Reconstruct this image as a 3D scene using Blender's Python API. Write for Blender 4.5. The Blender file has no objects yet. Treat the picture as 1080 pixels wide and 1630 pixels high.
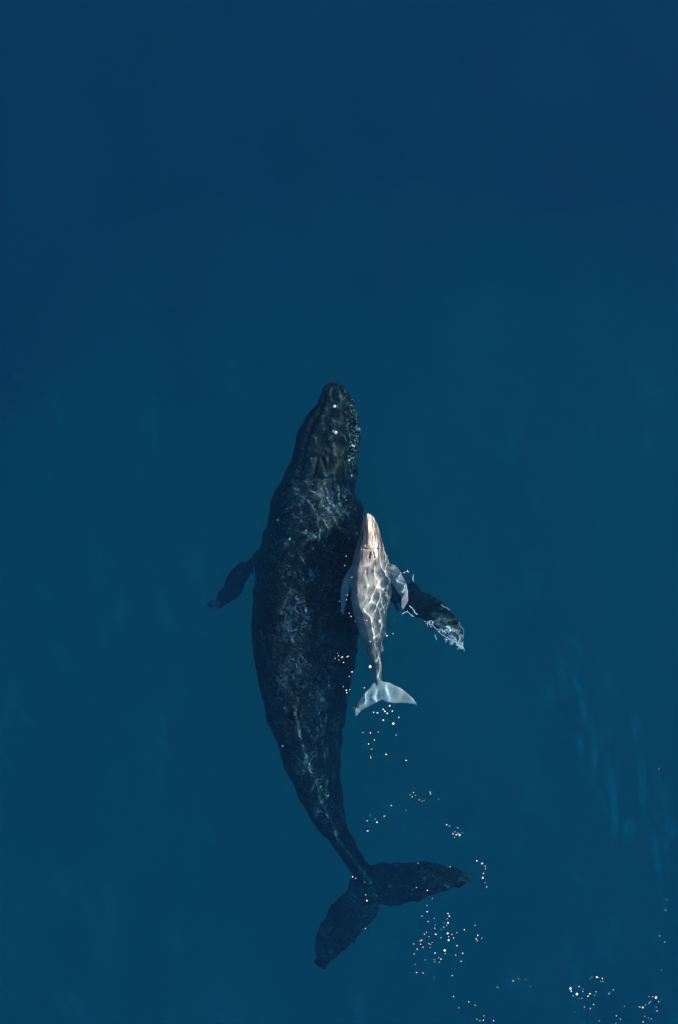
import bpy, bmesh, math, random
import numpy as np
from mathutils import Vector, noise

# ------------------------------------------------------------------ camera, light, exposure
scene = bpy.context.scene
H = 32.0                      # drone height over the sea, metres
PPM = 60.0                    # photograph pixels per metre at sea level
R = math.radians

cam_data = bpy.data.cameras.new('drone_camera')
cam = bpy.data.objects.new('drone_camera', cam_data)
scene.collection.objects.link(cam)
cam.location = (0, 0, H)
cam.rotation_euler = (0, 0, 0)
cam_data.sensor_fit = 'VERTICAL'
cam_data.angle = 2 * math.atan((1630 / 2 / PPM) / H)
cam_data.clip_end = 6000
scene.camera = cam

SUN_ELEV, SUN_ROT = R(27), R(64)
world = bpy.data.worlds.new('World')
scene.world = world
world.use_nodes = True
sky = world.node_tree.nodes.new('ShaderNodeTexSky')
sky.sky_type = 'NISHITA'
sky.sun_disc = False
sky.sun_elevation = SUN_ELEV
sky.sun_rotation = SUN_ROT
sky.dust_density = 0.0
sky.ozone_density = 3.0
bg = world.node_tree.nodes['Background']
world.node_tree.links.new(sky.outputs[0], bg.inputs[0])
bg.inputs[1].default_value = 0.056

sun_data = bpy.data.lights.new('sun', 'SUN')
sun = bpy.data.objects.new('sun', sun_data)
scene.collection.objects.link(sun)
sun_data.energy = 5.0
sun_data.angle = R(0.5)
sun_data.color = (1.0, 0.93, 0.81)
sdir = Vector((math.sin(SUN_ROT) * math.cos(SUN_ELEV), math.cos(SUN_ROT) * math.cos(SUN_ELEV), math.sin(SUN_ELEV)))
sun.rotation_euler = sdir.to_track_quat('Z', 'Y').to_euler()
sun.location = sdir * 200
sun_data.cycles.is_caustics_light = True      # the ripples focus the sunlight on the whales' backs

scene.view_settings.view_transform = 'Standard'
scene.view_settings.look = 'None'
scene.view_settings.gamma = 1
scene.view_settings.exposure = 2.0
cy = scene.cycles
cy.use_denoising = True
cy.max_bounces = 14
cy.transmission_bounces = 10
cy.volume_bounces = 5
cy.diffuse_bounces = 3
cy.sample_clamp_indirect = 4.0
cy.caustics_refractive = True
cy.caustics_reflective = True

random.seed(4)
rng = np.random.default_rng(11)


def W(px, py, z=0.0):
    """Where a point at depth z stands, from its place over the sea."""
    k = (H - (z / 1.333 if z < 0 else z)) / H      # seen through the surface, depth looks 3/4 of itself
    return Vector(((px - 540) / PPM * k, (815 - py) / PPM * k, z))


# ------------------------------------------------------------------ materials
def new_mat(name):
    m = bpy.data.materials.new(name)
    m.use_nodes = True
    nt = m.node_tree
    nt.nodes.clear()
    out = nt.nodes.new('ShaderNodeOutputMaterial')
    return m, nt, out


def node(nt, typ, **kw):
    n = nt.nodes.new(typ)
    for k, v in kw.items():
        if k.startswith('_'):
            setattr(n, k[1:], v)
        else:
            n.inputs[k.replace('__', ' ')].default_value = v
    return n


def ramp(nt, src, stops):
    r = nt.nodes.new('ShaderNodeValToRGB')
    els = r.color_ramp.elements
    while len(els) < len(stops):
        els.new(0.5)
    for e, (p, c) in zip(els, stops):
        e.position = p
        e.color = (c, c, c, 1) if not isinstance(c, tuple) else (*c, 1)
    nt.links.new(src, r.inputs[0])
    return r.outputs[0]


def mixc(nt, fac, a, b):
    m = nt.nodes.new('ShaderNodeMix')
    m.data_type = 'RGBA'
    for sock, v in ((m.inputs[0], fac), (m.inputs[6], a), (m.inputs[7], b)):
        if isinstance(v, bpy.types.NodeSocket):
            nt.links.new(v, sock)
        elif isinstance(v, tuple):
            sock.default_value = (*v, 1)
        else:
            sock.default_value = v
    return m.outputs[2]


def mathn(nt, op, a, b=None):
    m = nt.nodes.new('ShaderNodeMath')
    m.operation = op
    for i, v in enumerate((a, b)):
        if v is None:
            continue
        if isinstance(v, bpy.types.NodeSocket):
            nt.links.new(v, m.inputs[i])
        else:
            m.inputs[i].default_value = v
    return m.outputs[0]


def coords(nt, scale=(1, 1, 1), rot=0):
    tc = nt.nodes.new('ShaderNodeTexCoord')
    mp = nt.nodes.new('ShaderNodeMapping')
    mp.inputs['Scale'].default_value = scale
    mp.inputs['Rotation'].default_value = (0, 0, rot)
    nt.links.new(tc.outputs['Object'], mp.inputs[0])
    return mp.outputs[0]


def noise_tex(nt, vec, scale, detail=4, rough=0.55, dist=0.0):
    n = nt.nodes.new('ShaderNodeTexNoise')
    n.inputs['Scale'].default_value = scale
    n.inputs['Detail'].default_value = detail
    n.inputs['Roughness'].default_value = rough
    n.inputs['Distortion'].default_value = dist
    nt.links.new(vec, n.inputs['Vector'])
    return n.outputs[0]


def mother_skin():
    m, nt, out = new_mat('mother_skin')
    p = node(nt, 'ShaderNodeBsdfPrincipled', Roughness=0.45)
    p.inputs['Specular IOR Level'].default_value = 0.06      # wet skin under water hardly shines
    c = coords(nt)
    big = ramp(nt, noise_tex(nt, c, 0.8, 4), [(0.42, 0.0), (0.60, 1.0)])
    blot = ramp(nt, noise_tex(nt, c, 5.4, 6, 0.62, 1.4), [(0.49, 0.0), (0.62, 1.0)])
    curl = mathn(nt, 'ABSOLUTE', mathn(nt, 'SUBTRACT', noise_tex(nt, c, 3.4, 2, 0.5, 1.8), 0.5))
    curl = ramp(nt, curl, [(0.0, 1.0), (0.030, 0.0)])
    gate = ramp(nt, noise_tex(nt, c, 1.3, 2), [(0.40, 0.0), (0.58, 1.0)])
    curl = mathn(nt, 'MULTIPLY', curl, gate)
    col = mixc(nt, big, (0.0015, 0.0018, 0.0028), (0.0040, 0.0047, 0.0065))
    col = mixc(nt, mathn(nt, 'MULTIPLY', blot, mathn(nt, 'ADD', mathn(nt, 'MULTIPLY', big, 0.60), 0.32)), col, (0.028, 0.046, 0.072))
    col = mixc(nt, mathn(nt, 'MULTIPLY', curl, 0.75), col, (0.11, 0.15, 0.20))
    at = nt.nodes.new('ShaderNodeAttribute')
    at.attribute_name = 'tone'
    sep = nt.nodes.new('ShaderNodeSeparateColor')
    nt.links.new(at.outputs['Color'], sep.inputs[0])
    dark = mathn(nt, 'SUBTRACT', 1.0, mathn(nt, 'MULTIPLY', sep.outputs[2], 0.6))   # her head is darker and less scarred
    col = mixc(nt, dark, (0.0025, 0.003, 0.0048), col)
    # pale flipper tips, painted-in highlights and jaw glints, broken up by the noise
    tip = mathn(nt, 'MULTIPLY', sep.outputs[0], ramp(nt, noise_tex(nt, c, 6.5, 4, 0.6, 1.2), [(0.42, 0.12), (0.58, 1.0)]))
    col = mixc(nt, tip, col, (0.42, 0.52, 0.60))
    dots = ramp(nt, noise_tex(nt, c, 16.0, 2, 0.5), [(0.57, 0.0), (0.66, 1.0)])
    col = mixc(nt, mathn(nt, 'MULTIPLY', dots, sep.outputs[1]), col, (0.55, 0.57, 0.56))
    nt.links.new(col, p.inputs['Base Color'])
    b = node(nt, 'ShaderNodeBump', Strength=0.35, Distance=0.04)
    nt.links.new(noise_tex(nt, c, 9.0, 4), b.inputs['Height'])
    nt.links.new(b.outputs[0], p.inputs['Normal'])
    nt.links.new(p.outputs[0], out.inputs[0])
    return m


def calf_skin():
    m, nt, out = new_mat('calf_skin')
    p = node(nt, 'ShaderNodeBsdfPrincipled', Roughness=0.4)
    p.inputs['Specular IOR Level'].default_value = 0.25
    c = coords(nt)
    n1 = ramp(nt, noise_tex(nt, c, 3.5, 5, 0.6, 0.3), [(0.35, 0.0), (0.68, 1.0)])
    col = mixc(nt, n1, (0.175, 0.160, 0.168), (0.37, 0.335, 0.322))
    at = nt.nodes.new('ShaderNodeAttribute')
    at.attribute_name = 'tone'
    sep = nt.nodes.new('ShaderNodeSeparateColor')
    nt.links.new(at.outputs['Color'], sep.inputs[0])
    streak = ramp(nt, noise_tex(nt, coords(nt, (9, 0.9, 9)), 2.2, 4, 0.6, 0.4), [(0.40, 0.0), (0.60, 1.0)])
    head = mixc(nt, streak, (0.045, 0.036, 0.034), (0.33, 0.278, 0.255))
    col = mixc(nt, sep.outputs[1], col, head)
    col = mixc(nt, mathn(nt, 'MULTIPLY', sep.outputs[0], ramp(nt, noise_tex(nt, c, 7.0, 5), [(0.36, 0.15), (0.62, 1.0)])),
               col, (0.17, 0.22, 0.30))
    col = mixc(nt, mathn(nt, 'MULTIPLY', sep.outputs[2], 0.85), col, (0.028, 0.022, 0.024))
    nt.links.new(col, p.inputs['Base Color'])
    b = node(nt, 'ShaderNodeBump', Strength=0.25, Distance=0.02)
    nt.links.new(noise_tex(nt, c, 18.0, 4), b.inputs['Height'])
    nt.links.new(b.outputs[0], p.inputs['Normal'])
    nt.links.new(p.outputs[0], out.inputs[0])
    return m


def plain(name, col, rough=0.5, var=0.15, scale=20):
    m, nt, out = new_mat(name)
    p = node(nt, 'ShaderNodeBsdfPrincipled', Roughness=rough)
    c = coords(nt)
    a = tuple(x * (1 - var) for x in col)
    nt.links.new(mixc(nt, noise_tex(nt, c, scale), a, col), p.inputs['Base Color'])
    nt.links.new(p.outputs[0], out.inputs[0])
    return m


# ------------------------------------------------------------------ sea surface
NW = 70
_ang = rng.normal(0.25, 0.75, NW)
_lam = np.exp(rng.uniform(np.log(0.26), np.log(1.1), NW))
_ph = rng.uniform(0, 2 * np.pi, NW)
_amp = 0.00062 * (_lam / 0.5) ** 1.1
NC = 40                                  # short steep ripples the calf stirs up round itself
_cang = rng.uniform(0, 2 * np.pi, NC)
_clam = np.exp(rng.uniform(np.log(0.18), np.log(0.52), NC))
_cph = rng.uniform(0, 2 * np.pi, NC)
_camp = 0.0027 * (_clam / 0.30)
NS = 16
_sang = rng.normal(-0.12, 0.30, NS)
_slam = np.exp(rng.uniform(np.log(1.6), np.log(7.0), NS))
_sph = rng.uniform(0, 2 * np.pi, NS)
_samp = 0.0045 * (_slam / 2.5)


def wave(x, y, fine=1.0):
    x = np.asarray(x, float)
    y = np.asarray(y, float)
    z = np.zeros(np.broadcast(x, y).shape)
    s = np.zeros_like(z)
    for a, l, p, A in zip(_ang, _lam, _ph, _amp):
        k = 2 * np.pi / l
        s = s + A * np.sin(k * (math.cos(a) * x + math.sin(a) * y) + p)
    for a, l, p, A in zip(_sang, _slam, _sph, _samp):
        k = 2 * np.pi / l
        z = z + A * np.sin(k * (math.cos(a) * x + math.sin(a) * y) + p)
    c = np.zeros_like(z)
    for a, l, p, A in zip(_cang, _clam, _cph, _camp):
        k = 2 * np.pi / l
        c = c + A * np.sin(k * (math.cos(a) * x + math.sin(a) * y) + p)
    u = ((x - 1.32) / 0.85) ** 2 + ((y + 2.0) / 2.05) ** 2
    v = ((x - 2.95) / 0.55) ** 2 + ((y + 3.25) / 0.55) ** 2      # and the mother's flipper tip
    return z + (s + c * (np.exp(-u ** 1.5) + 1.0 * np.exp(-v))) * fine


def axis(lo, hi, step, far):
    core = list(np.arange(lo, hi + step / 2, step))
    up, d, v = [], step, hi
    while v < far:
        d *= 1.12
        v += d
        up.append(v)
    dn, d, v = [], step, lo
    while v > -far:
        d *= 1.12
        v -= d
        dn.append(v)
    return np.array(dn[::-1] + core + up)


def grid_mesh(name, xs, ys, zs):
    nx, ny = len(xs), len(ys)
    X, Y = np.meshgrid(xs, ys)
    co = np.stack([X, Y, zs], -1).reshape(-1, 3)
    i = np.arange(nx * ny).reshape(ny, nx)
    q = np.stack([i[:-1, :-1], i[:-1, 1:], i[1:, 1:], i[1:, :-1]], -1).reshape(-1, 4)
    me = bpy.data.meshes.new(name)
    me.from_pydata(co.tolist(), [], q.tolist())
    me.polygons.foreach_set('use_smooth', np.ones(len(q), bool))
    me.update()
    return me


def steps(lo, a, b, hi, coarse, dense):
    """a coarse axis with a dense stretch from a to b, running out to the horizon"""
    out_ = axis(lo, hi, coarse, 2500)
    return np.concatenate([out_[out_ < a - dense], np.arange(a, b, dense), out_[out_ > b + dense * 0.5]])


xs = steps(-4.6, 0.2, 3.5, 4.8, 0.037, 0.021)
ys = steps(-13.2, -5.4, 0.0, 4.4, 0.037, 0.021)
X, Y = np.meshgrid(xs, ys)
cell = np.maximum(np.gradient(xs)[None, :], np.gradient(ys)[:, None])
fine = np.clip(1.25 - cell / 0.16, 0, 1)
Zs = wave(X, Y, fine) * np.clip(1.6 - cell / 1.2, 0, 1)
sea = bpy.data.objects.new('sea_surface', grid_mesh('sea_surface', xs, ys, Zs))
scene.collection.objects.link(sea)
sea['kind'] = 'structure'
sea.cycles.is_caustics_caster = True
m, nt, out = new_mat('sea_surface')
gl = node(nt, 'ShaderNodeBsdfGlass', IOR=1.333, Roughness=0.0)
nt.links.new(gl.outputs[0], out.inputs[0])
sea.data.materials.append(m)


def box(name, lo, hi):
    bm = bmesh.new()
    bmesh.ops.create_cube(bm, size=1)
    for v in bm.verts:
        for k in range(3):
            v.co[k] = lo[k] if v.co[k] < 0 else hi[k]
    me = bpy.data.meshes.new(name)
    bm.to_mesh(me)
    bm.free()
    o = bpy.data.objects.new(name, me)
    scene.collection.objects.link(o)
    return o


water = box('sea_water', (-2400, -2400, -60), (2400, 2400, 0.07))
water['kind'] = 'structure'
m, nt, out = new_mat('sea_water')
sc_ = node(nt, 'ShaderNodeVolumeScatter', Density=0.050)
sc_.inputs['Color'].default_value = (0.03, 0.50, 1.0, 1)      # water scatters blue light most
# absorption per metre: red goes first, then green
ABS = (0.50, 0.0176, 0.0146)
ab_ = node(nt, 'ShaderNodeVolumeAbsorption', Density=1.0)
ab_.inputs['Color'].default_value = (1 - ABS[0], 1 - ABS[1], 1 - ABS[2], 1)
ad = nt.nodes.new('ShaderNodeAddShader')
nt.links.new(sc_.outputs[0], ad.inputs[0])
nt.links.new(ab_.outputs[0], ad.inputs[1])
nt.links.new(ad.outputs[0], out.inputs['Volume'])
water.data.materials.append(m)

sb = axis(-60, 60, 6.0, 2300)
SX, SY = np.meshgrid(sb, sb)
seabed = bpy.data.objects.new('seabed_ground', grid_mesh('seabed_ground', sb, sb, -55 + 0.8 * np.sin(SX * .07) * np.cos(SY * .05)))
scene.collection.objects.link(seabed)
seabed['kind'] = 'structure'
seabed.data.materials.append(plain('seabed_sand', (0.10, 0.11, 0.09), 0.9, 0.4, 0.3))


# ------------------------------------------------------------------ whales
def cr(pts, n):
    """Catmull-Rom through rows of numbers, n samples per span."""
    P = np.array(pts, float)
    P = np.vstack([2 * P[0] - P[1], P, 2 * P[-1] - P[-2]])
    res = []
    for i in range(1, len(P) - 2):
        for t in np.linspace(0, 1, n, endpoint=False):
            a, b, c, d = P[i - 1:i + 3]
            res.append(0.5 * (2 * b + (c - a) * t + (2 * a - 5 * b + 4 * c - d) * t * t + (3 * b - a - 3 * c + d) * t ** 3))
    res.append(P[-2])
    return np.array(res)


def add_loft(bm, rings):
    rows = [[bm.verts.new(p) for p in r] for r in rings]
    n = len(rows[0])
    for a, b in zip(rows[:-1], rows[1:]):
        for j in range(n):
            bm.faces.new((a[j], a[(j + 1) % n], b[(j + 1) % n], b[j]))
    for r, flip in ((rows[0], True), (rows[-1], False)):
        c = bm.verts.new(sum((v.co for v in r), Vector()) / n)
        for j in range(n):
            f = (r[j], r[(j + 1) % n], c)
            bm.faces.new(f[::-1] if flip else f)


def body_rings(st, n=5, m=56):
    """st rows: centre px, centre py, half width px, centre z, height up, height down, keel, lean (radians)."""
    S = cr(st, n)
    pts = [W(r[0], r[1], r[3]) for r in S]
    rings = []
    for i, r in enumerate(S):
        a, b = pts[max(i - 1, 0)], pts[min(i + 1, len(pts) - 1)]
        t = Vector((b.x - a.x, b.y - a.y, 0)).normalized()
        side = Vector((-t.y, t.x, 0))          # swimmer's own right when the rows run head to tail
        w = max(r[2], 0.5) / PPM * (H - r[3] / 1.333) / H
        ring = []
        for j in range(m):
            th = 2 * math.pi * j / m
            cx, sz = math.cos(th), math.sin(th)
            hgt = r[4] if sz > 0 else r[5]
            k = max(0.0, r[6])
            e = 1.0 + k * 0.9
            x = math.copysign(abs(cx) ** (1 / (1.08)), cx) * w
            z = math.copysign(abs(sz) ** e, sz) * hgt
            # lean the ring about the body's axis
            if sz > 0:
                x += -math.sin(r[7]) * z
                z *= math.cos(r[7])
            ring.append(pts[i] + side * x + Vector((0, 0, z)))
        rings.append(ring)
    return rings, pts, S


def blade_rings(lead, trail, thick, n=6, m=20):
    """lead / trail rows: px, py, z from the root out; thick: metres at the root and at the tip."""
    L, T = cr(lead, n), cr(trail, n)
    k = np.linspace(0, 1, 60)
    ls, ts = np.linspace(0, 1, len(L)), np.linspace(0, 1, len(T))
    rings = []
    for u in k:
        a = W(*[np.interp(u, ls, L[:, q]) for q in range(3)])
        b = W(*[np.interp(u, ts, T[:, q]) for q in range(3)])
        th = thick[0] + (thick[1] - thick[0]) * u ** 0.8
        if (b - a).length < th:
            th = (b - a).length * 0.9
        ring = []
        for j in range(m):
            q = 2 * math.pi * j / m
            f = 0.5 - 0.5 * math.cos(q)
            prof = math.sin(q) * (1.15 - 0.55 * f)
            ring.append(a.lerp(b, f) + Vector((0, 0, 0.5 * th * prof)))
        rings.append(ring)
    return rings


def fuse(lofts, voxel, name):
    bm = bmesh.new()
    for r in lofts:
        add_loft(bm, r)
    bmesh.ops.recalc_face_normals(bm, faces=bm.faces)
    me = bpy.data.meshes.new(name)
    bm.to_mesh(me)
    bm.free()
    tmp = bpy.data.objects.new('body_blank', me)
    scene.collection.objects.link(tmp)
    md = tmp.modifiers.new('remesh', 'REMESH')
    md.mode = 'VOXEL'
    md.voxel_size = voxel
    sm = tmp.modifiers.new('smooth', 'SMOOTH')
    sm.factor = 0.5
    sm.iterations = 4
    dg = bpy.context.evaluated_depsgraph_get()
    new = bpy.data.meshes.new_from_object(tmp.evaluated_get(dg))
    bpy.data.objects.remove(tmp)
    bpy.data.meshes.remove(me)
    new.name = name
    return new


def get_co(me):
    a = np.empty(len(me.vertices) * 3)
    me.vertices.foreach_get('co', a)
    return a.reshape(-1, 3)


def get_no(me):
    a = np.empty(len(me.vertices) * 3)
    me.vertex_normals.foreach_get('vector', a)
    return a.reshape(-1, 3)


def to_px(co):
    k = (H - np.where(co[:, 2] < 0, co[:, 2] / 1.333, co[:, 2])) / H
    return co[:, 0] / k * PPM + 540, 815 - co[:, 1] / k * PPM


def finish(me, co, tone):
    me.vertices.foreach_set('co', co.ravel())
    ca = me.color_attributes.new('tone', 'FLOAT_COLOR', 'POINT')
    ca.data.foreach_set('color', np.hstack([np.clip(tone, 0, 1), np.ones((len(co), 1))]).ravel())
    me.polygons.foreach_set('use_smooth', np.ones(len(me.polygons), bool))
    me.update()


def vnoise(co, scale, seed=0):
    return np.array([noise.noise(Vector((c[0] * scale + seed, c[1] * scale, c[2] * scale))) for c in co])


def gauss(x, s):
    return np.exp(-(x / s) ** 2)


def seg_dist(px, py, line):
    """distance in px to a polyline, and how far along it (0..1)"""
    best = np.full(px.shape, 1e9)
    along = np.zeros(px.shape)
    n = len(line) - 1
    for i in range(n):
        (x0, y0), (x1, y1) = line[i], line[i + 1]
        dx, dy = x1 - x0, y1 - y0
        t = np.clip(((px - x0) * dx + (py - y0) * dy) / (dx * dx + dy * dy), 0, 1)
        d = np.hypot(px - x0 - t * dx, py - y0 - t * dy)
        u = d < best
        best = np.where(u, d, best)
        along = np.where(u, (i + t) / n, along)
    return best, along


def surface_z(me):
    """height of the topmost surface, on a 5 cm lattice"""
    co = get_co(me)
    d = {}
    for x, y, z in co:
        k = (round(x / 0.05), round(y / 0.05))
        if z > d.get(k, -99):
            d[k] = z
    return d


# ---- the mother
ZM = -2.3
M_ST = [
    (538, 611, 7, -1.5, 0.1, 0.16, 0, 0),
    (537, 616, 16, -1.53, 0.22, 0.32, 0, 0),
    (535, 630, 25, -1.57, 0.34, 0.55, 0, 0.06),
    (535, 652, 35, -1.65, 0.46, 0.85, 0, 0.06),
    (528.5, 680, 45.5, -1.75, 0.58, 1.1, 0, 0.06),
    (521.5, 708, 51, -1.85, 0.72, 1.25, 0.08, 0.14),
    (517.5, 742, 53, -1.97, 0.92, 1.35, 0.08, 0.14),
    (509.5, 772, 60, -2.1, 1.1, 1.4, 0.08, 0.14),
    (505, 800, 71, -2.2, 1.24, 1.45, 0.08, 0.14),
    (503, 850, 80, ZM, 1.38, 1.45, 0, 0.02),
    (498, 900, 87, ZM, 1.42, 1.45, 0, 0.04),
    (489.5, 958, 86, ZM, 1.42, 1.40, 0.02, 0.06),
    (487, 1003, 85, ZM, 1.40, 1.35, 0.05, 0.08),
    (487, 1045, 82, -2.32, 1.36, 1.25, 0.18, 0.24),
    (488, 1092, 73, -2.35, 1.26, 1.1, 0.26, 0.28),
    (490, 1139, 62, -2.4, 1.14, 1, 0.38, 0.32),
    (496, 1190, 50.5, -2.53, 0.98, 0.88, 0.5, 0.34),
    (507, 1240, 38.5, -2.72, 0.82, 0.74, 0.58, 0.34),
    (521.5, 1288, 27.5, -2.92, 0.64, 0.6, 0.63, 0.32),
    (537, 1325, 18.5, -3.1, 0.48, 0.46, 0.63, 0.26),
    (554, 1355, 14.5, -3.26, 0.36, 0.36, 0.5, 0.08),
    (571, 1380, 14, -3.41, 0.26, 0.28, 0.4, 0),
    (585, 1402, 13, -3.53, 0.16, 0.18, 0.3, 0),
    (594, 1418, 8, -3.56, 0.08, 0.09, 0, 0),
]
m_body, m_pts, m_S = body_rings(M_ST)


def rag(rows, amp, seed):
    """uneven trailing edge: extra rows between the given ones, jittered"""
    r = random.Random(seed)
    S = cr(rows, 5)
    res = []
    for i, row in enumerate(S):
        j = amp * (r.random() - 0.5) * 2 if 0 < i < len(S) - 1 else 0
        res.append((row[0] + j * 0.6, row[1] + j, row[2]))
    return res


zf = -3.5
m_fluke_r = blade_rings(
    [(574, 1378, zf), (596, 1372, zf), (620, 1371, zf + .05), (646, 1369.5, zf + .15), (681, 1371, zf + .35), (711, 1376, zf + .55), (735, 1383, zf + .75), (747, 1395, zf + .85), (752, 1405, zf + .9)],
    rag([(586, 1424, zf), (603, 1438, zf), (620, 1443, zf), (640, 1440, zf + .1), (664, 1434, zf + .25), (687, 1429, zf + .4), (711, 1418, zf + .55), (732, 1410.5, zf + .75), (749, 1405.5, zf + .9)], 1.1, 3),
    (0.26, 0.06))
m_fluke_l = blade_rings(
    [(573, 1374, zf), (563, 1380, zf), (553, 1406, zf - .05), (537, 1430, zf - .1), (524, 1446, zf - .15), (514, 1466, zf - .2), (506, 1484, zf - .25), (503, 1508, zf - .3), (508, 1528, zf - .3), (516, 1540, zf - .3)],
    rag([(600, 1418, zf), (604, 1440, zf), (600, 1456, zf - .05), (585, 1474, zf - .1), (567, 1490, zf - .15), (552, 1509, zf - .2), (537, 1522, zf - .25), (528, 1530, zf - .3), (523, 1535, zf - .3), (518, 1541, zf - .3)], 1.1, 5),
    (0.26, 0.06))
m_flip_r = blade_rings(
    [(570, 872, -2.5), (600, 888, -2.5), (630, 908, -2.4), (660, 930, -2.2), (687, 946, -1.8), (713, 968, -1.15), (732, 990, -.6), (740, 1010, -.36), (741, 1034, -.30)],
    rag([(566, 925, -2.6), (590, 938, -2.6), (614, 953, -2.5), (639, 969, -2.3), (660, 981, -1.8), (680, 996, -1.15), (697, 1011, -.65), (714, 1024, -.48), (736, 1036, -.32)], 1.3, 8),
    (0.34, 0.07))
zl = -5.2
m_flip_l = blade_rings(
    [(440, 862, -2.8), (418, 870, -3.6), (401, 884, zl + .6), (387, 894, zl + .2), (373, 902, zl + .1), (362, 915, zl), (352, 932, zl - .1), (344, 951, zl), (334, 962, zl), (324, 968, zl)],
    rag([(432, 925, -3.0), (410, 912, -3.8), (398, 929, zl + .5), (391, 938, zl), (384, 945, zl), (375, 953, zl), (366, 961, zl), (355, 968, zl), (342, 973, zl), (328, 971, zl)], 0.9, 9),
    (0.32, 0.06))
# small hooked back fin
m_fin = []
for u in np.linspace(0, 1, 12):
    cx, cyy = 470 - 3 * u, 1124 + 26 * u
    c = W(cx, cyy, -1.37 - 0.10 * u)
    L = 0.34 * math.sin(math.pi * min(1, 0.12 + u)) ** 0.7 + 0.02
    wv = 0.05 + 0.10 * math.sin(math.pi * u)
    m_fin.append([c + Vector((math.cos(q) * wv, 0, math.sin(q) * L)) for q in np.linspace(0, 2 * math.pi, 14, endpoint=False)])

me = fuse([m_body, m_fluke_r, m_fluke_l, m_flip_r, m_flip_l, m_fin], 0.036, 'humpback_whale')
co, no = get_co(me), get_no(me)
px, py = to_px(co)
spine = np.array([(r[0], r[1], r[2]) for r in m_S])
near = np.abs(py[:, None] - spine[None, :, 1]).argmin(1)
lat = (px - spine[near, 0]) / spine[near, 2]           # -1 .. 1 across the body
top = np.clip(no[:, 2] * 1.5, 0, 1)
disp = 0.030 * vnoise(co, 1.1, 3) + 0.014 * vnoise(co, 3.5, 9)
hd = np.clip((768 - py) / 40, 0, 1)                    # the head
disp += hd * top * 0.055 * gauss(lat - 0.05, 0.10) * np.clip((py - 620) / 30, 0, 1)       # ridge along the rostrum
disp -= hd * top * 0.075 * (gauss(np.abs(lat - .02) - 0.72, 0.10))                        # the line of the upper jaw
disp += hd * top * 0.035 * gauss(np.abs(lat - .02) - 0.52, 0.12)
# blowholes: a raised splash guard with two slits
bx, by = px - 511, py - 741
disp += top * 0.06 * np.exp(-(bx / 15) ** 2 - (by / 20) ** 2)
for s in (-1, 1):
    d, a = seg_dist(px, py, [(511 + s * 3, 728), (511 + s * 9, 754)])
    disp -= top * 0.08 * gauss(d, 2.2)
# head knobs in rows
rk = random.Random(21)
for row in (-0.78, -0.55, -0.06, 0.12, 0.55, 0.80):
    for q in range(9):
        yy = 626 + q * 12.5 + rk.uniform(-3, 3)
        i = np.abs(spine[:, 1] - yy).argmin()
        xx = spine[i, 0] + row * spine[i, 2] * (1 + rk.uniform(-.06, .06))
        disp += top * 0.055 * np.exp(-((px - xx) ** 2 + (py - yy) ** 2) / 5.5)
# neck fold and shoulder crease
d, a = seg_dist(px, py, [(468, 762), (500, 766), (530, 762), (560, 770)])
disp -= top * 0.05 * gauss(d, 3)
co = co + no * disp[:, None]
tone = np.zeros((len(co), 3))
d, a = seg_dist(px, py, [(690, 1000), (741, 1034)])
tone[:, 0] = np.where(px > 660, np.clip(1.15 - d / 26, 0, 1) * np.clip((px - 676) / 30, 0, 1), 0) * 0.9
tone[:, 0] += 0.75 * np.clip((352 - px) / 14, 0, 1) * np.clip((py - 940) / 18, 0, 1) * 0.9
d, a = seg_dist(px, py, [(676, 1372), (722, 1382)])
tone[:, 0] += gauss(d, 3.0) * 0.16 * (py > 1340)  # highlight on the fluke's upper edge, painted into the skin
d, a = seg_dist(px, py, [(560, 640), (569, 670), (568, 700), (563, 735)])
tone[:, 1] = gauss(d, 9) * 1.0  # sun glints along the jaw, painted as pale dots
tone[:, 2] = np.clip((800 - py) / 60, 0, 1)
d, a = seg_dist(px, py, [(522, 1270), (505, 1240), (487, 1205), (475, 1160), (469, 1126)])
tone[:, 1] += gauss(d, 2.2) * 0.8  # bright specks of the tail ridge highlight, painted in
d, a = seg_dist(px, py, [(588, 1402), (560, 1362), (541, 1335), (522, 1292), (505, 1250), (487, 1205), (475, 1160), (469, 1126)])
tone[:, 0] += gauss(d, 1.7) * 0.32 * top  # highlight down the tail ridge, painted into the skin colour
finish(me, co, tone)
mother = bpy.data.objects.new('humpback_whale', me)
scene.collection.objects.link(mother)
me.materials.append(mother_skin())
mother['label'] = 'large dark mottled humpback whale swimming below the surface, the pale calf at its flank'
mother['category'] = 'whale'
mother['group'] = 'humpback mother and calf'
mother.cycles.is_caustics_receiver = True

# the mother's barnacles, and jaw shells put in for sun glints: parts of her
topz = surface_z(me)
barn_mat = plain('barnacle_and_glint_shell', (0.75, 0.74, 0.70), 0.7)


def barnacle_mesh(r):
    bm = bmesh.new()
    n = 9
    prof = [(1.0, 0), (0.86, 0.45), (0.58, 0.72), (0.34, 0.70), (0.30, 0.45)]
    rows = []
    for k, (q, h) in enumerate(prof):
        rows.append([bm.verts.new((math.cos(2 * math.pi * j / n) * r * q * (1.08 if j % 2 else 0.94), math.sin(2 * math.pi * j / n) * r * q * (1.08 if j % 2 else 0.94), h * r)) for j in range(n)])
    for a, b in zip(rows[:-1], rows[1:]):
        for j in range(n):
            bm.faces.new((a[j], a[(j + 1) % n], b[(j + 1) % n], b[j]))
    bm.faces.new(rows[-1])
    bm.faces.new(rows[0][::-1])
    me_ = bpy.data.meshes.new('barnacle_and_glint')
    bm.to_mesh(me_)
    bm.free()
    me_.materials.append(barn_mat)
    return me_


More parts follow.
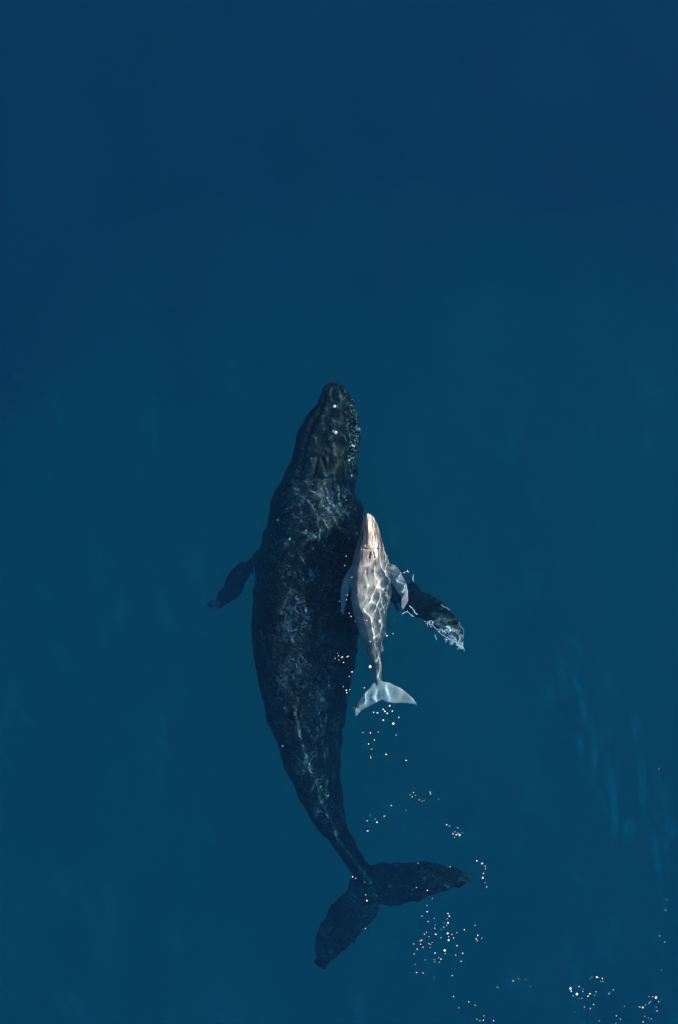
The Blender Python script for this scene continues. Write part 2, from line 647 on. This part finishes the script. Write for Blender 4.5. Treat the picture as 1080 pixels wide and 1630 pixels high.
bmesh_small = barnacle_mesh(0.05)
jaw = []  # tiny shells standing in for the jaw's sun glints
for q in range(120):
    u = rk.random() ** 0.8
    i = min(int(u * 3), 2)
    L = [(561, 640), (568, 668), (568, 700), (562, 738)]
    f = u * 3 - i
    jaw.append((L[i][0] + (L[i + 1][0] - L[i][0]) * f + rk.gauss(-1, 3.2), L[i][1] + (L[i + 1][1] - L[i][1]) * f, rk.uniform(0.08, 0.24)))
for (bx, by, s) in [(533.5, 647, .95), (532, 686.5, .9), (537, 689, 1.0), (442.6, 828, .75), (462, 859, .8), (560, 757, .6), (449, 1188, .5)] + jaw:
    for zz in (-1.4,):
        p = W(bx, by, zz)
        k = (round(p.x / 0.05), round(p.y / 0.05))
        z = topz.get(k)
    if z is None:
        continue
    p = W(bx, by, z)
    o = bpy.data.objects.new('barnacle_and_glint', bmesh_small)
    scene.collection.objects.link(o)
    o.location = (p.x, p.y, z - 0.012)
    o.scale = (s, s, s)
    o.parent = mother
    o.cycles.is_caustics_receiver = True

# ---- the calf
C_ST = [
    (586.3, 817.2, 2.5, 0.02, 0.03, 0.05, 0, 0),
    (586.0, 819.5, 5.5, 0.01, 0.07, 0.10, 0, 0),
    (586.5, 826, 10, -0.02, 0.13, 0.18, 0.1, 0.05),
    (587.5, 836, 13.5, -0.07, 0.19, 0.26, 0.15, 0.08),
    (589.5, 850, 16.5, -0.12, 0.24, 0.34, 0.15, 0.10),
    (589.5, 868, 21.5, -0.24, 0.36, 0.42, 0.15, 0.12),
    (589.5, 886, 27, -0.36, 0.44, 0.46, 0.2, 0.16),
    (591, 906, 30.5, -0.47, 0.49, 0.50, 0.28, 0.34),
    (591.5, 930, 32, -0.55, 0.51, 0.52, 0.34, 0.36),
    (591, 956, 31, -0.60, 0.50, 0.50, 0.40, 0.36),
    (591, 982, 27.5, -0.66, 0.48, 0.45, 0.46, 0.16),
    (592.3, 1005, 21.8, -0.68, 0.44, 0.38, 0.50, 0.06),
    (594, 1025, 16.5, -0.69, 0.37, 0.30, 0.52, -0.02),
    (597, 1045, 11.5, -0.69, 0.29, 0.23, 0.52, -0.05),
    (600, 1063, 8, -0.69, 0.20, 0.16, 0.48, -0.05),
    (602.5, 1078, 6, -0.69, 0.13, 0.11, 0.3, 0),
    (605, 1092, 6, -0.69, 0.07, 0.07, 0.2, 0),
    (608, 1106, 4, -0.69, 0.03, 0.03, 0.0, 0),
]
c_body, c_pts, c_S = body_rings(C_ST, m=48)
zc = -0.69
c_fl_r = blade_rings(
    [(602, 1083, zc), (608, 1083, zc), (619, 1087, zc), (637, 1095, zc + .04), (652, 1106, zc + .08), (660, 1115, zc + .1), (664, 1121.5, zc + .1)],
    [(597, 1103, zc), (609, 1114, zc), (623.5, 1119.5, zc), (636, 1120, zc + .04), (646, 1119.5, zc + .08), (656, 1120.5, zc + .1), (663, 1122, zc + .1)], (0.11, 0.03))
c_fl_l = blade_rings(
    [(602, 1081, zc), (597, 1085, zc), (592, 1090, zc), (581.5, 1102, zc - .03), (571, 1118, zc - .06), (566, 1130, zc - .08), (566.5, 1141, zc - .08)],
    [(617, 1101, zc), (611, 1113, zc), (602, 1117, zc), (594, 1122, zc - .03), (583, 1127.5, zc - .06), (576, 1132, zc - .08), (568.5, 1141, zc - .08)], (0.11, 0.03))
c_fp_r = blade_rings(
    [(612, 893, -.5), (621, 898, -.42), (631, 903, -.36), (641, 916, -.30), (648, 931, -.27), (650, 948, -.25), (648, 962, -.25), (643, 970, -.25)],
    [(612, 936, -.55), (622, 929, -.48), (628, 935, -.40), (634, 942, -.34), (639, 950, -.30), (638.5, 958, -.27), (638, 966, -.25), (641, 971, -.25)], (0.13, 0.035))
c_fp_l = blade_rings(
    [(570, 893, -.6), (561, 899, -.6), (551, 912, -.62), (545, 928, -.63), (542.5, 945, -.64), (543, 962, -.66), (545, 977, -.68)],
    [(570, 940, -.65), (560, 934, -.65), (557, 938, -.65), (553.5, 949, -.66), (551.5, 961, -.67), (549.5, 970, -.68), (548, 979, -.68)], (0.13, 0.035))
c_fin = []
for u in np.linspace(0, 1, 10):
    c = W(594 + u, 1013 + 12 * u, -0.33 - 0.05 * u)
    L = 0.06 * math.sin(math.pi * min(1, 0.15 + u)) ** 0.7 + 0.015
    wv = 0.03 + 0.03 * math.sin(math.pi * u)
    c_fin.append([c + Vector((math.cos(q) * wv, 0, math.sin(q) * L)) for q in np.linspace(0, 2 * math.pi, 12, endpoint=False)])
me = fuse([c_body, c_fl_r, c_fl_l, c_fp_r, c_fp_l, c_fin], 0.0155, 'whale_calf')
co, no = get_co(me), get_no(me)
px, py = to_px(co)
spine = np.array([(r[0], r[1], r[2]) for r in c_S])
near = np.abs(py[:, None] - spine[None, :, 1]).argmin(1)
lat = (px - spine[near, 0]) / spine[near, 2]
top = np.clip(no[:, 2] * 1.6, 0, 1)
disp = 0.010 * vnoise(co, 2.2, 5) + 0.004 * vnoise(co, 8, 2)
hd = np.clip((872 - py) / 12, 0, 1)
disp += hd * top * 0.040 * gauss(lat + 0.10, 0.12)
disp -= hd * top * 0.035 * gauss(np.abs(lat) - 0.72, 0.10)
disp -= hd * top * 0.018 * gauss(lat - 0.38, 0.10)
tone = np.zeros((len(co), 3))
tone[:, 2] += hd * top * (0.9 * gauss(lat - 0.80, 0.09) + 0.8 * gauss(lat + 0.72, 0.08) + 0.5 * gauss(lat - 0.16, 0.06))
for q in range(12):                                        # the row of knobs along the rostrum
    yy = 824 + q * 3.6
    i = np.abs(spine[:, 1] - yy).argmin()
    for row in (-0.16, 0.55):
        xx = spine[i, 0] + row * spine[i, 2] + rk.uniform(-.4, .4)
        g = np.exp(-((px - xx) ** 2 + (py - yy) ** 2) / 1.6)
        disp += top * 0.020 * g
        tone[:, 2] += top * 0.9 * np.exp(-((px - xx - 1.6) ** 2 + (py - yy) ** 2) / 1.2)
# blowholes
disp += top * 0.045 * np.exp(-((px - 592) / 7) ** 2 - ((py - 882) / 8) ** 2)
for s in (-1, 1):
    d, a = seg_dist(px, py, [(592 + s * 1.5, 877), (592 + s * 4.5, 888)])
    disp -= top * 0.035 * gauss(d, 1.0)
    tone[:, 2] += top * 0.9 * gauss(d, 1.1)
d, a = seg_dist(px, py, [(577, 873), (590, 875), (604, 873), (611, 879)])
disp -= top * 0.02 * gauss(d, 1.3)
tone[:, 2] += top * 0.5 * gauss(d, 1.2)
co = co + no * disp[:, None]
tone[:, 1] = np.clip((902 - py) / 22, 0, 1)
tone[:, 0] = np.clip((py - 1078) / 14, 0, 1) + np.clip((px - 625) / 10, 0, 1) * (py < 1000) + np.clip((560 - px) / 10, 0, 1) * (py < 1000)
finish(me, co, tone)
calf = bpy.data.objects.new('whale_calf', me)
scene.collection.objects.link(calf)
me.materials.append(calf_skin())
calf['label'] = "small pale grey humpback calf at the surface beside its mother's right flank"
calf['category'] = 'whale'
calf['group'] = 'humpback mother and calf'
calf.cycles.is_caustics_receiver = True

# ------------------------------------------------------------------ foam
foam_mat, nt, out = new_mat('sea_foam')
p = node(nt, 'ShaderNodeBsdfPrincipled', Roughness=0.35)
p.inputs['Base Color'].default_value = (0.72, 0.67, 0.60, 1)
p.inputs['Subsurface Weight'].default_value = 0.0
nt.links.new(p.outputs[0], out.inputs[0])


film_mat = plain('foam_film', (0.19, 0.30, 0.40), 0.4, 0.35, 14)


def bubble_mesh(name, ring):
    """a foam bubble on the water: a low dome, the larger kind with a dimple"""
    prof = [(1.0, -0.25), (1.0, 0.05), (0.86, 0.42), (0.60, 0.66), (0.30, 0.76)]
    if ring:
        prof = [(1.0, -0.25), (1.02, 0.10), (0.90, 0.42), (0.72, 0.52), (0.50, 0.30), (0.28, 0.12)]
    bm = bmesh.new()
    n = 10
    rows = [[bm.verts.new((q * math.cos(2 * math.pi * j / n), q * math.sin(2 * math.pi * j / n), h)) for j in range(n)] for q, h in prof]
    for a, b in zip(rows[:-1], rows[1:]):
        for j in range(n):
            bm.faces.new((a[j], a[(j + 1) % n], b[(j + 1) % n], b[j]))
    c = bm.verts.new((0, 0, prof[-1][1] + (0.03 if not ring else -0.05)))
    for j in range(n):
        bm.faces.new((rows[-1][j], rows[-1][(j + 1) % n], c))
    bm.faces.new(rows[0][::-1])
    for f in bm.faces:
        f.smooth = True
    me_ = bpy.data.meshes.new(name)
    bm.to_mesh(me_)
    bm.free()
    me_.materials.append(foam_mat)
    return me_


dome = bubble_mesh('foam_bubble_dome', False)
dimple = bubble_mesh('foam_bubble_dimple', True)

Z7 = (2.348, 620, 1200)
Z5 = (3.375, 480, 1300)
Z3 = (4.53, 500, 800)
Z4 = (3.6, 380, 1000)
CL = [
    ("white foam bubble in the wide scatter below the mother's right fluke", "foam bubbles below the mother's right fluke", Z7,
     [(123, 607), (140, 567), (141, 590), (145, 627), (168, 615), (171, 640), (170, 652), (173, 675, 1.2), (203, 648), (205, 632), (219, 597), (224, 607, 1.3), (216, 616), (219, 632, 1.2), (214, 641), (218, 671, 2.1), (221, 697, 1.4), (222, 684), (234, 675, 1.2), (240, 688), (195, 657), (193, 688), (253, 717, 1.1), (252, 668), (280, 657, 1.1), (91, 711), (93, 748), (104, 730), (115, 700), (121, 697), (117, 712), (126, 723), (139, 668), (131, 675), (148, 684), (148, 710), (155, 714), (160, 705), (152, 725), (207, 735, 1.6), (209, 748), (171, 745), (134, 771), (167, 770), (185, 762), (193, 768, 1.2), (187, 780), (170, 778), (97, 787), (102, 818), (126, 820), (167, 836), (235, 829), (248, 752), (268, 775), (274, 745), (285, 786), (240, 908), (260, 950)]),
    ("white foam bubble in the small knot at right of the scatter below the mother's fluke", "foam bubbles in the small knot beside the scatter", Z7,
     [(320, 640), (330, 677, 1.3), (324, 690, 1.1), (328, 697), (345, 688, 1.1)]),
    ("white foam bubble in the curved line just off the mother's right fluke tip", "foam bubbles off the fluke tip", Z7,
     [(327, 400, 1.2), (347, 410, 1.5), (358, 420), (360, 430), (352, 447, 1.2), (349, 463, 2.1), (358, 482), (364, 497)]),
    ("white foam bubble in the tight clump above the mother's right fluke", "foam bubbles above the right fluke", Z7,
     [(214, 265, 1.2), (225, 270), (256, 277), (245, 292), (238, 299, 1.4), (250, 303, 1.2), (263, 304, 2.0), (257, 297, 1.2), (272, 296), (243, 313)]),
    ("white foam bubble in the loose arc between the calf's tail and the mother's fluke", "foam bubbles between calf tail and mother's fluke", Z7,
     [(62, 24), (8, 193), (62, 212), (78, 153), (90, 145), (98, 155), (86, 161), (112, 172), (123, 177), (131, 174), (152, 143), (154, 150), (184, 169)]),
    ("white foam bubble in the loose arc between the calf's tail and the mother's fluke", "foam bubbles between calf tail and mother's fluke", Z4,
     [(755, 1072), (737, 1103), (783, 1094), (793, 1112, 1.2), (833, 1078), (840, 1076), (736, 1162), (741, 1161), (876, 1016, 1.1)]),
    ("white foam bubble in the brightest clump, at the lower edge right of the whales", "foam bubbles in the brightest clump", Z7,
     [(678, 879, 1.9), (681, 889, 1.7), (702, 900, 1.9), (688, 907), (710, 872), (725, 880), (724, 890), (735, 861), (758, 834), (775, 835, 1.2), (780, 837), (796, 840, 1.2), (798, 851, 1.2), (790, 850), (752, 842), (743, 907, 1.3), (750, 898, 1.2), (773, 890), (767, 903), (730, 948), (752, 953), (764, 938), (710, 917), (720, 915), (824, 890), (820, 896, 1.1), (837, 882), (694, 966), (770, 987), (785, 998), (793, 998), (775, 965)]),
    ("white foam bubble in the clump at the photo's lower right corner", "foam bubbles in the corner clump", Z7,
     [(996, 910, 1.9), (970, 906), (983, 907), (1018, 914), (975, 925), (957, 937), (970, 930), (946, 947, 1.2), (935, 945), (923, 953), (1000, 960, 1.1), (1006, 925), (997, 945), (953, 980), (967, 985), (978, 990), (948, 1001, 1.2), (880, 942), (848, 978), (846, 1005), (863, 990)]),
    ("white foam bubble in the sparse row along the photo's lower edge", "foam bubbles along the lower edge", Z7,
     [(462, 847), (482, 839), (510, 842), (404, 870, 1.2), (526, 870), (297, 927), (320, 939), (327, 991), (338, 997), (353, 978), (351, 995), (389, 996)]),
    ("white foam bubble in the thin upright line near the photo's right edge", "foam bubbles near the right edge", Z7,
     [(1008, 57), (1037, 406), (1058, 410), (1048, 466), (1036, 545), (1033, 585), (1015, 621), (1011, 682), (1030, 704), (1017, 807)]),
    ("white foam bubble afloat right over the mother's tail fluke", "foam bubbles over the mother's fluke", Z5,
     [(275, 323, 1.1), (292, 331), (340, 352), (346, 422), (352, 453, 1.1), (343, 602), (618, 381), (677, 397, 1.1), (684, 383), (726, 385), (755, 411), (704, 440), (680, 420), (437, 245), (552, 236), (627, 252), (800, 270), (672, 480), (676, 511)]),
    ("white foam bubble floating beside or over the pale calf's back and flippers", "foam bubbles around the calf", Z3,
     [(293, 367), (252, 357), (232, 386), (222, 455, 1.1), (206, 471), (257, 538), (270, 515), (273, 538), (206, 575), (203, 605), (147, 640), (150, 742), (166, 742), (180, 770), (182, 711), (196, 780), (250, 768), (240, 770), (255, 797), (268, 820), (240, 665), (235, 700), (300, 748), (317, 750), (345, 770), (358, 768, 1.1), (333, 790), (382, 850, 1.5), (300, 855), (362, 663), (394, 597, 1.2), (370, 495), (368, 967), (404, 1000), (527, 960, 1.6), (520, 1010), (513, 985), (575, 850), (597, 858), (570, 945), (553, 912), (545, 890)]),
    ("white foam bubble in the dotted patch over the mother's right flank", "foam bubbles over the mother's flank", Z3,
     [(157, 1095), (172, 1088), (178, 1105, 1.1), (205, 1112), (240, 1112, 1.1), (250, 1108), (213, 1153, 1.1), (200, 1118), (155, 1125), (180, 1135), (274, 1221, 1.2), (255, 1255), (212, 1328, 1.1), (230, 1340), (233, 1355, 1.3), (258, 1350), (237, 1372), (318, 1310), (363, 1335)]),
    ("white foam bubble with a dark dimple beside the calf's narrow tail stock", None, Z3, [(405, 1183, 2.4)]),
    ("white foam bubble in the bright clump trailing just below the calf's flukes", "foam bubbles below the calf's flukes", Z3,
     [(458, 1515, 2.0), (500, 1490, 1.7), (510, 1505, 1.2), (545, 1465, 1.2), (565, 1503, 1.9), (528, 1520, 1.2), (430, 1512, 1.2), (530, 1500), (553, 1490), (480, 1515), (500, 1568, 1.8), (520, 1588), (612, 1548, 1.2), (572, 1593, 1.8), (295, 1445), (280, 1450), (285, 1480), (350, 1595), (355, 1610)]),
    ("white foam bubble in the fine trail further behind the calf's flukes", "foam bubbles in the calf's trail", Z4,
     [(714, 598), (755, 600), (800, 593), (778, 640), (745, 663, 1.1), (763, 692), (757, 730), (758, 742), (845, 723, 1.2), (960, 757, 1.1), (903, 612)]),
]
rb = random.Random(77)
count = 0
for label, group, (f, ox, oy), pts in CL:
    for q in pts:
        x, y = ox + q[0] / f, oy + q[1] / f
        s = q[2] if len(q) > 2 else rb.uniform(0.55, 0.9)
        if len(q) == 2 and f in (4.53, 3.375) and rb.random() < 0.5:
            continue
        p = W(x, y, 0.0)
        z = float(wave(p.x, p.y))
        o = bpy.data.objects.new('foam_bubble', dimple if s > 1.45 else dome)
        scene.collection.objects.link(o)
        r = 0.0235 * (s * 0.54 if s > 1.4 else s * 0.54) * rb.uniform(0.55, 1.2)
        o.location = (p.x, p.y, z)
        o.scale = (r * rb.uniform(.9, 1.15), r * rb.uniform(.9, 1.15), r)
        o.rotation_euler = (0, 0, rb.uniform(0, 6))
        o['label'] = label
        o['category'] = 'foam bubble'
        if group:
            o['group'] = group
        count += 1
print('bubbles', count)


def foam_strand(bm, line, w, jit=1.0, n=6):
    """a curl of foam lying on the water: a flattened tube of uneven width"""
    S = cr([(a, b) for a, b in line], n)
    rows = []
    for i, (x, y) in enumerate(S):
        x += rb.uniform(-jit, jit) * .5
        y += rb.uniform(-jit, jit) * .5
        p = W(x, y, 0)
        p.z = float(wave(p.x, p.y))
        a, b = S[max(i - 1, 0)], S[min(i + 1, len(S) - 1)]
        t = Vector((b[0] - a[0], a[1] - b[1], 0))
        t = t.normalized() if t.length > 1e-6 else Vector((1, 0, 0))
        sd = Vector((-t.y, t.x, 0))
        ww = w * rb.uniform(0.45, 1.2) * (0.35 if i in (0, len(S) - 1) else 1)
        rows.append([p + sd * ww * math.cos(q) + Vector((0, 0, 0.45 * ww * math.sin(q))) for q in np.linspace(0, 2 * math.pi, 8, endpoint=False)])
    add_loft(bm, rows)


def foam_object(name, label, lines, w, group=None, jit=1.0):
    bm = bmesh.new()
    for L in lines:
        foam_strand(bm, L, w, jit)
    bmesh.ops.recalc_face_normals(bm, faces=bm.faces)
    for fc in bm.faces:
        fc.smooth = True
    me_ = bpy.data.meshes.new(name)
    bm.to_mesh(me_)
    bm.free()
    me_.materials.append(film_mat)
    o = bpy.data.objects.new(name, me_)
    scene.collection.objects.link(o)
    o['label'] = label
    o['category'] = 'foam'
    if group:
        o['group'] = group
    return o


def z2(pts):
    return [(380 + a / 2.7, 780 + b / 2.7) for a, b in pts]


G = 'foam streaks beside the whales'
foam_object('foam_streak', "curled white foam streak nearest the leading edge of the calf's right flipper", [z2([(706, 357), (716, 353), (727, 350), (731, 357)]), z2([(727, 350), (726, 342)])], 0.009, G)
foam_object('foam_streak', "short upright white foam streak standing off the calf's right flipper", [z2([(752, 364), (750, 380), (752, 395)])], 0.009, G)
foam_object('foam_streak', "slanting white foam streak just below the tip of the calf's right flipper", [z2([(732, 496), (748, 510), (760, 528), (771, 537)])], 0.009, G)
foam_object('foam_streak', "hooked white foam streak with a bead beneath the calf's right flipper tip", [z2([(699, 533), (712, 527), (724, 524), (738, 533), (752, 545)]), z2([(724, 524), (727, 518)])], 0.009, G)
foam_object('foam_streak', "thin white foam streak along the front edge of the mother's right flipper", [z2([(871, 489), (880, 500), (895, 507), (910, 517)])], 0.004, G)
foam_object('foam_streak', "long thin foam streak curling down the outer end of the mother's right flipper", [z2([(948, 566), (952, 582), (964, 598), (969, 612), (966, 630)])], 0.003, G)
net = []
ctr = z2([(800, 572), (828, 578), (848, 596), (868, 612), (888, 624), (912, 636), (935, 650), (955, 665), (964, 684)])
Sx = cr(ctr, 6)
for q in range(26):
    u = rb.random()
    c = Sx[int(u * (len(Sx) - 1))]
    wd = 1.6 + 4.2 * math.sin(math.pi * min(1, u + 0.08))
    x, y, hdg = c[0] + rb.gauss(0, wd), c[1] + rb.gauss(0, wd * .8), rb.uniform(0, 6.28)
    L = [(x, y)]
    for k in range(rb.randrange(3, 7)):
        hdg += rb.gauss(0, 0.9)
        x, y = x + 2.3 * math.cos(hdg), y + 2.3 * math.sin(hdg)
        L.append((x, y))
    net.append(L)
net.append(ctr[:4])
net.append([(a + 3, b + 4) for a, b in ctr[2:]])
foam_object('foam_glint_lace', "lacy net for foam and broken sunlight over the tip of the mother's right flipper", net, 0.006, None, 0.8)  # also stands in for sunlight broken by the water surface

# ------------------------------------------------------------------ thin haze added for sky sheen on the water
PL = [[(911, 1013), (918, 1028), (923, 1043)], [(890, 1050), (900, 1065)], [(916, 1072), (922, 1088), (929, 1102)],
      [(848, 1061), (857, 1078)], [(870, 1094), (877, 1116)], [(925, 1120), (931, 1150)], [(946, 1172), (948, 1205), (944, 1234)],
      [(922, 1186), (924, 1209)], [(1012, 1135), (1016, 1175)], [(1014, 1205), (1022, 1240), (1027, 1278)],
      [(968, 1223), (979, 1297), (975, 1348)], [(1001, 1297), (1006, 1316), (997, 1334)], [(1060, 1278), (1066, 1315), (1060, 1352)],
      [(1038, 1334), (1045, 1360), (1052, 1389)]]
def filament(bm, S0, u0, u1, dx, dy, wv, z, tall, seed):
    rows = []
    for i in range(22):
        u = i / 21
        q = u0 + (u1 - u0) * u
        qi = q * (len(S0) - 1)
        x = np.interp(qi, range(len(S0)), S0[:, 0]) + (q - np.clip(q, 0, 1)) * (S0[-1, 0] - S0[0, 0]) + dx + 1.6 * math.sin(q * 9 + seed * 2)
        y = np.interp(qi, range(len(S0)), S0[:, 1]) + (q - np.clip(q, 0, 1)) * (S0[-1, 1] - S0[0, 1]) + dy
        p = W(x, y, z)
        ww = wv * (math.sin(math.pi * (0.01 + 0.98 * u)) ** 1.3) * (0.75 + 0.6 * noise.noise(Vector((x * .12, y * .12, seed)))) + 0.002
        rows.append([p + Vector((math.cos(t) * ww, 0, math.sin(t) * ww * tall)) for t in np.linspace(0, 2 * math.pi, 12, endpoint=False)])
    add_loft(bm, rows)


bm = bmesh.new()
for L in PL:
    S0 = cr(L, 10)
    for lay in range(5):
        filament(bm, S0, rb.uniform(-0.25, 0.3), rb.uniform(0.7, 1.25), rb.gauss(0, 3.5), rb.gauss(0, 9), rb.uniform(0.035, 0.10), -0.5 - 0.05 * lay, 3.0, lay)
bmesh.ops.recalc_face_normals(bm, faces=bm.faces)
me = bpy.data.meshes.new('sheen_haze')
bm.to_mesh(me)
bm.free()
sheen_streaks = bpy.data.objects.new('sheen_haze', me)
scene.collection.objects.link(sheen_streaks)
sheen_streaks['kind'] = 'stuff'
sheen_streaks['label'] = 'faint milky streaks added for sky sheen on the water right of the whales'
m, nt, out = new_mat('sheen_haze')
v = node(nt, 'ShaderNodeVolumeScatter', Density=1.35)
v.inputs['Color'].default_value = (0.02, 0.75, 1, 1)
nt.links.new(v.outputs[0], out.inputs['Volume'])
me.materials.append(m)

# broad, thin scattering drifts added deep under the whales turn the water greener there
m, nt, out = new_mat('green_haze')
v = node(nt, 'ShaderNodeVolumeScatter', Density=0.024)
v.inputs['Color'].default_value = (0.02, 1.0, 0.80, 1)
nt.links.new(v.outputs[0], out.inputs['Volume'])
for (x, y, z, a, b, c, rz) in ((1.5, -10.0, -19, 26.0, 19.0, 11.0, 0.2), (9.0, -4.0, -17, 15.0, 15.0, 9.0, -0.4), (-7.0, -11.0, -17, 16.0, 15.0, 9.5, 0.2), (1.0, 0.5, -17, 14.0, 12.0, 8.5, 0.0)):
    bm = bmesh.new()
    bmesh.ops.create_uvsphere(bm, u_segments=40, v_segments=20, radius=1)
    for q in bm.verts:
        q.co *= 1 + 0.10 * noise.noise(q.co * 1.3 + Vector((x, y, 0)))
    me = bpy.data.meshes.new('green_haze')
    bm.to_mesh(me)
    bm.free()
    o = bpy.data.objects.new('green_haze', me)
    scene.collection.objects.link(o)
    o.location = (x, y, z)
    o.scale = (a, b, c)
    o.rotation_euler = (0, 0, rz)
    o['kind'] = 'stuff'
    o['label'] = 'faint greenish drift deep in the water under the whales'
    me.materials.append(m)

# fainter, longer drifts added for the ripples' sky sheen, and arcs for the calf's rings
bm = bmesh.new()
for q in range(170):
    x, y = rb.uniform(-20, 1100), rb.uniform(60, 1640)
    if y < 520 or (340 < x < 780 and 480 < y < 1560):
        continue
    n_, hd_ = rb.randrange(4, 7), math.pi / 2 - 0.30 + rb.gauss(0, 0.20)
    L = [(x, y)]
    for k in range(n_):
        hd_ += rb.gauss(0, 0.14)
        x, y = x + 17 * math.cos(hd_), y + 17 * math.sin(hd_)
        L.append((x, y))
    S0 = cr(L, 6)
    for lay in range(3):
        filament(bm, S0, rb.uniform(-0.15, 0.25), rb.uniform(0.75, 1.15), rb.gauss(0, 5), rb.gauss(0, 12), rb.uniform(0.06, 0.20), -0.7 - 0.06 * lay, 1.6, lay + q)
for k, rr in enumerate((62, 78, 97)):
    arc = np.array([(588 + rr * 1.05 * math.cos(t), 905 + rr * 1.2 * math.sin(t)) for t in np.linspace(-1.25 + .1 * k, -0.15, 24)])
    filament(bm, arc, 0, 1, 0, 0, 0.035, -0.2, 2.2, k)
bmesh.ops.recalc_face_normals(bm, faces=bm.faces)
me = bpy.data.meshes.new('sheen_haze')
bm.to_mesh(me)
bm.free()
o = bpy.data.objects.new('sheen_haze', me)
scene.collection.objects.link(o)
o['kind'] = 'stuff'
o['label'] = 'very faint long drifts added for ripple sheen across the blue water'
m, nt, out = new_mat('sheen_drift')
v = node(nt, 'ShaderNodeVolumeScatter', Density=0.38)
v.inputs['Color'].default_value = (0.02, 0.80, 0.95, 1)
nt.links.new(v.outputs[0], out.inputs['Volume'])
me.materials.append(m)
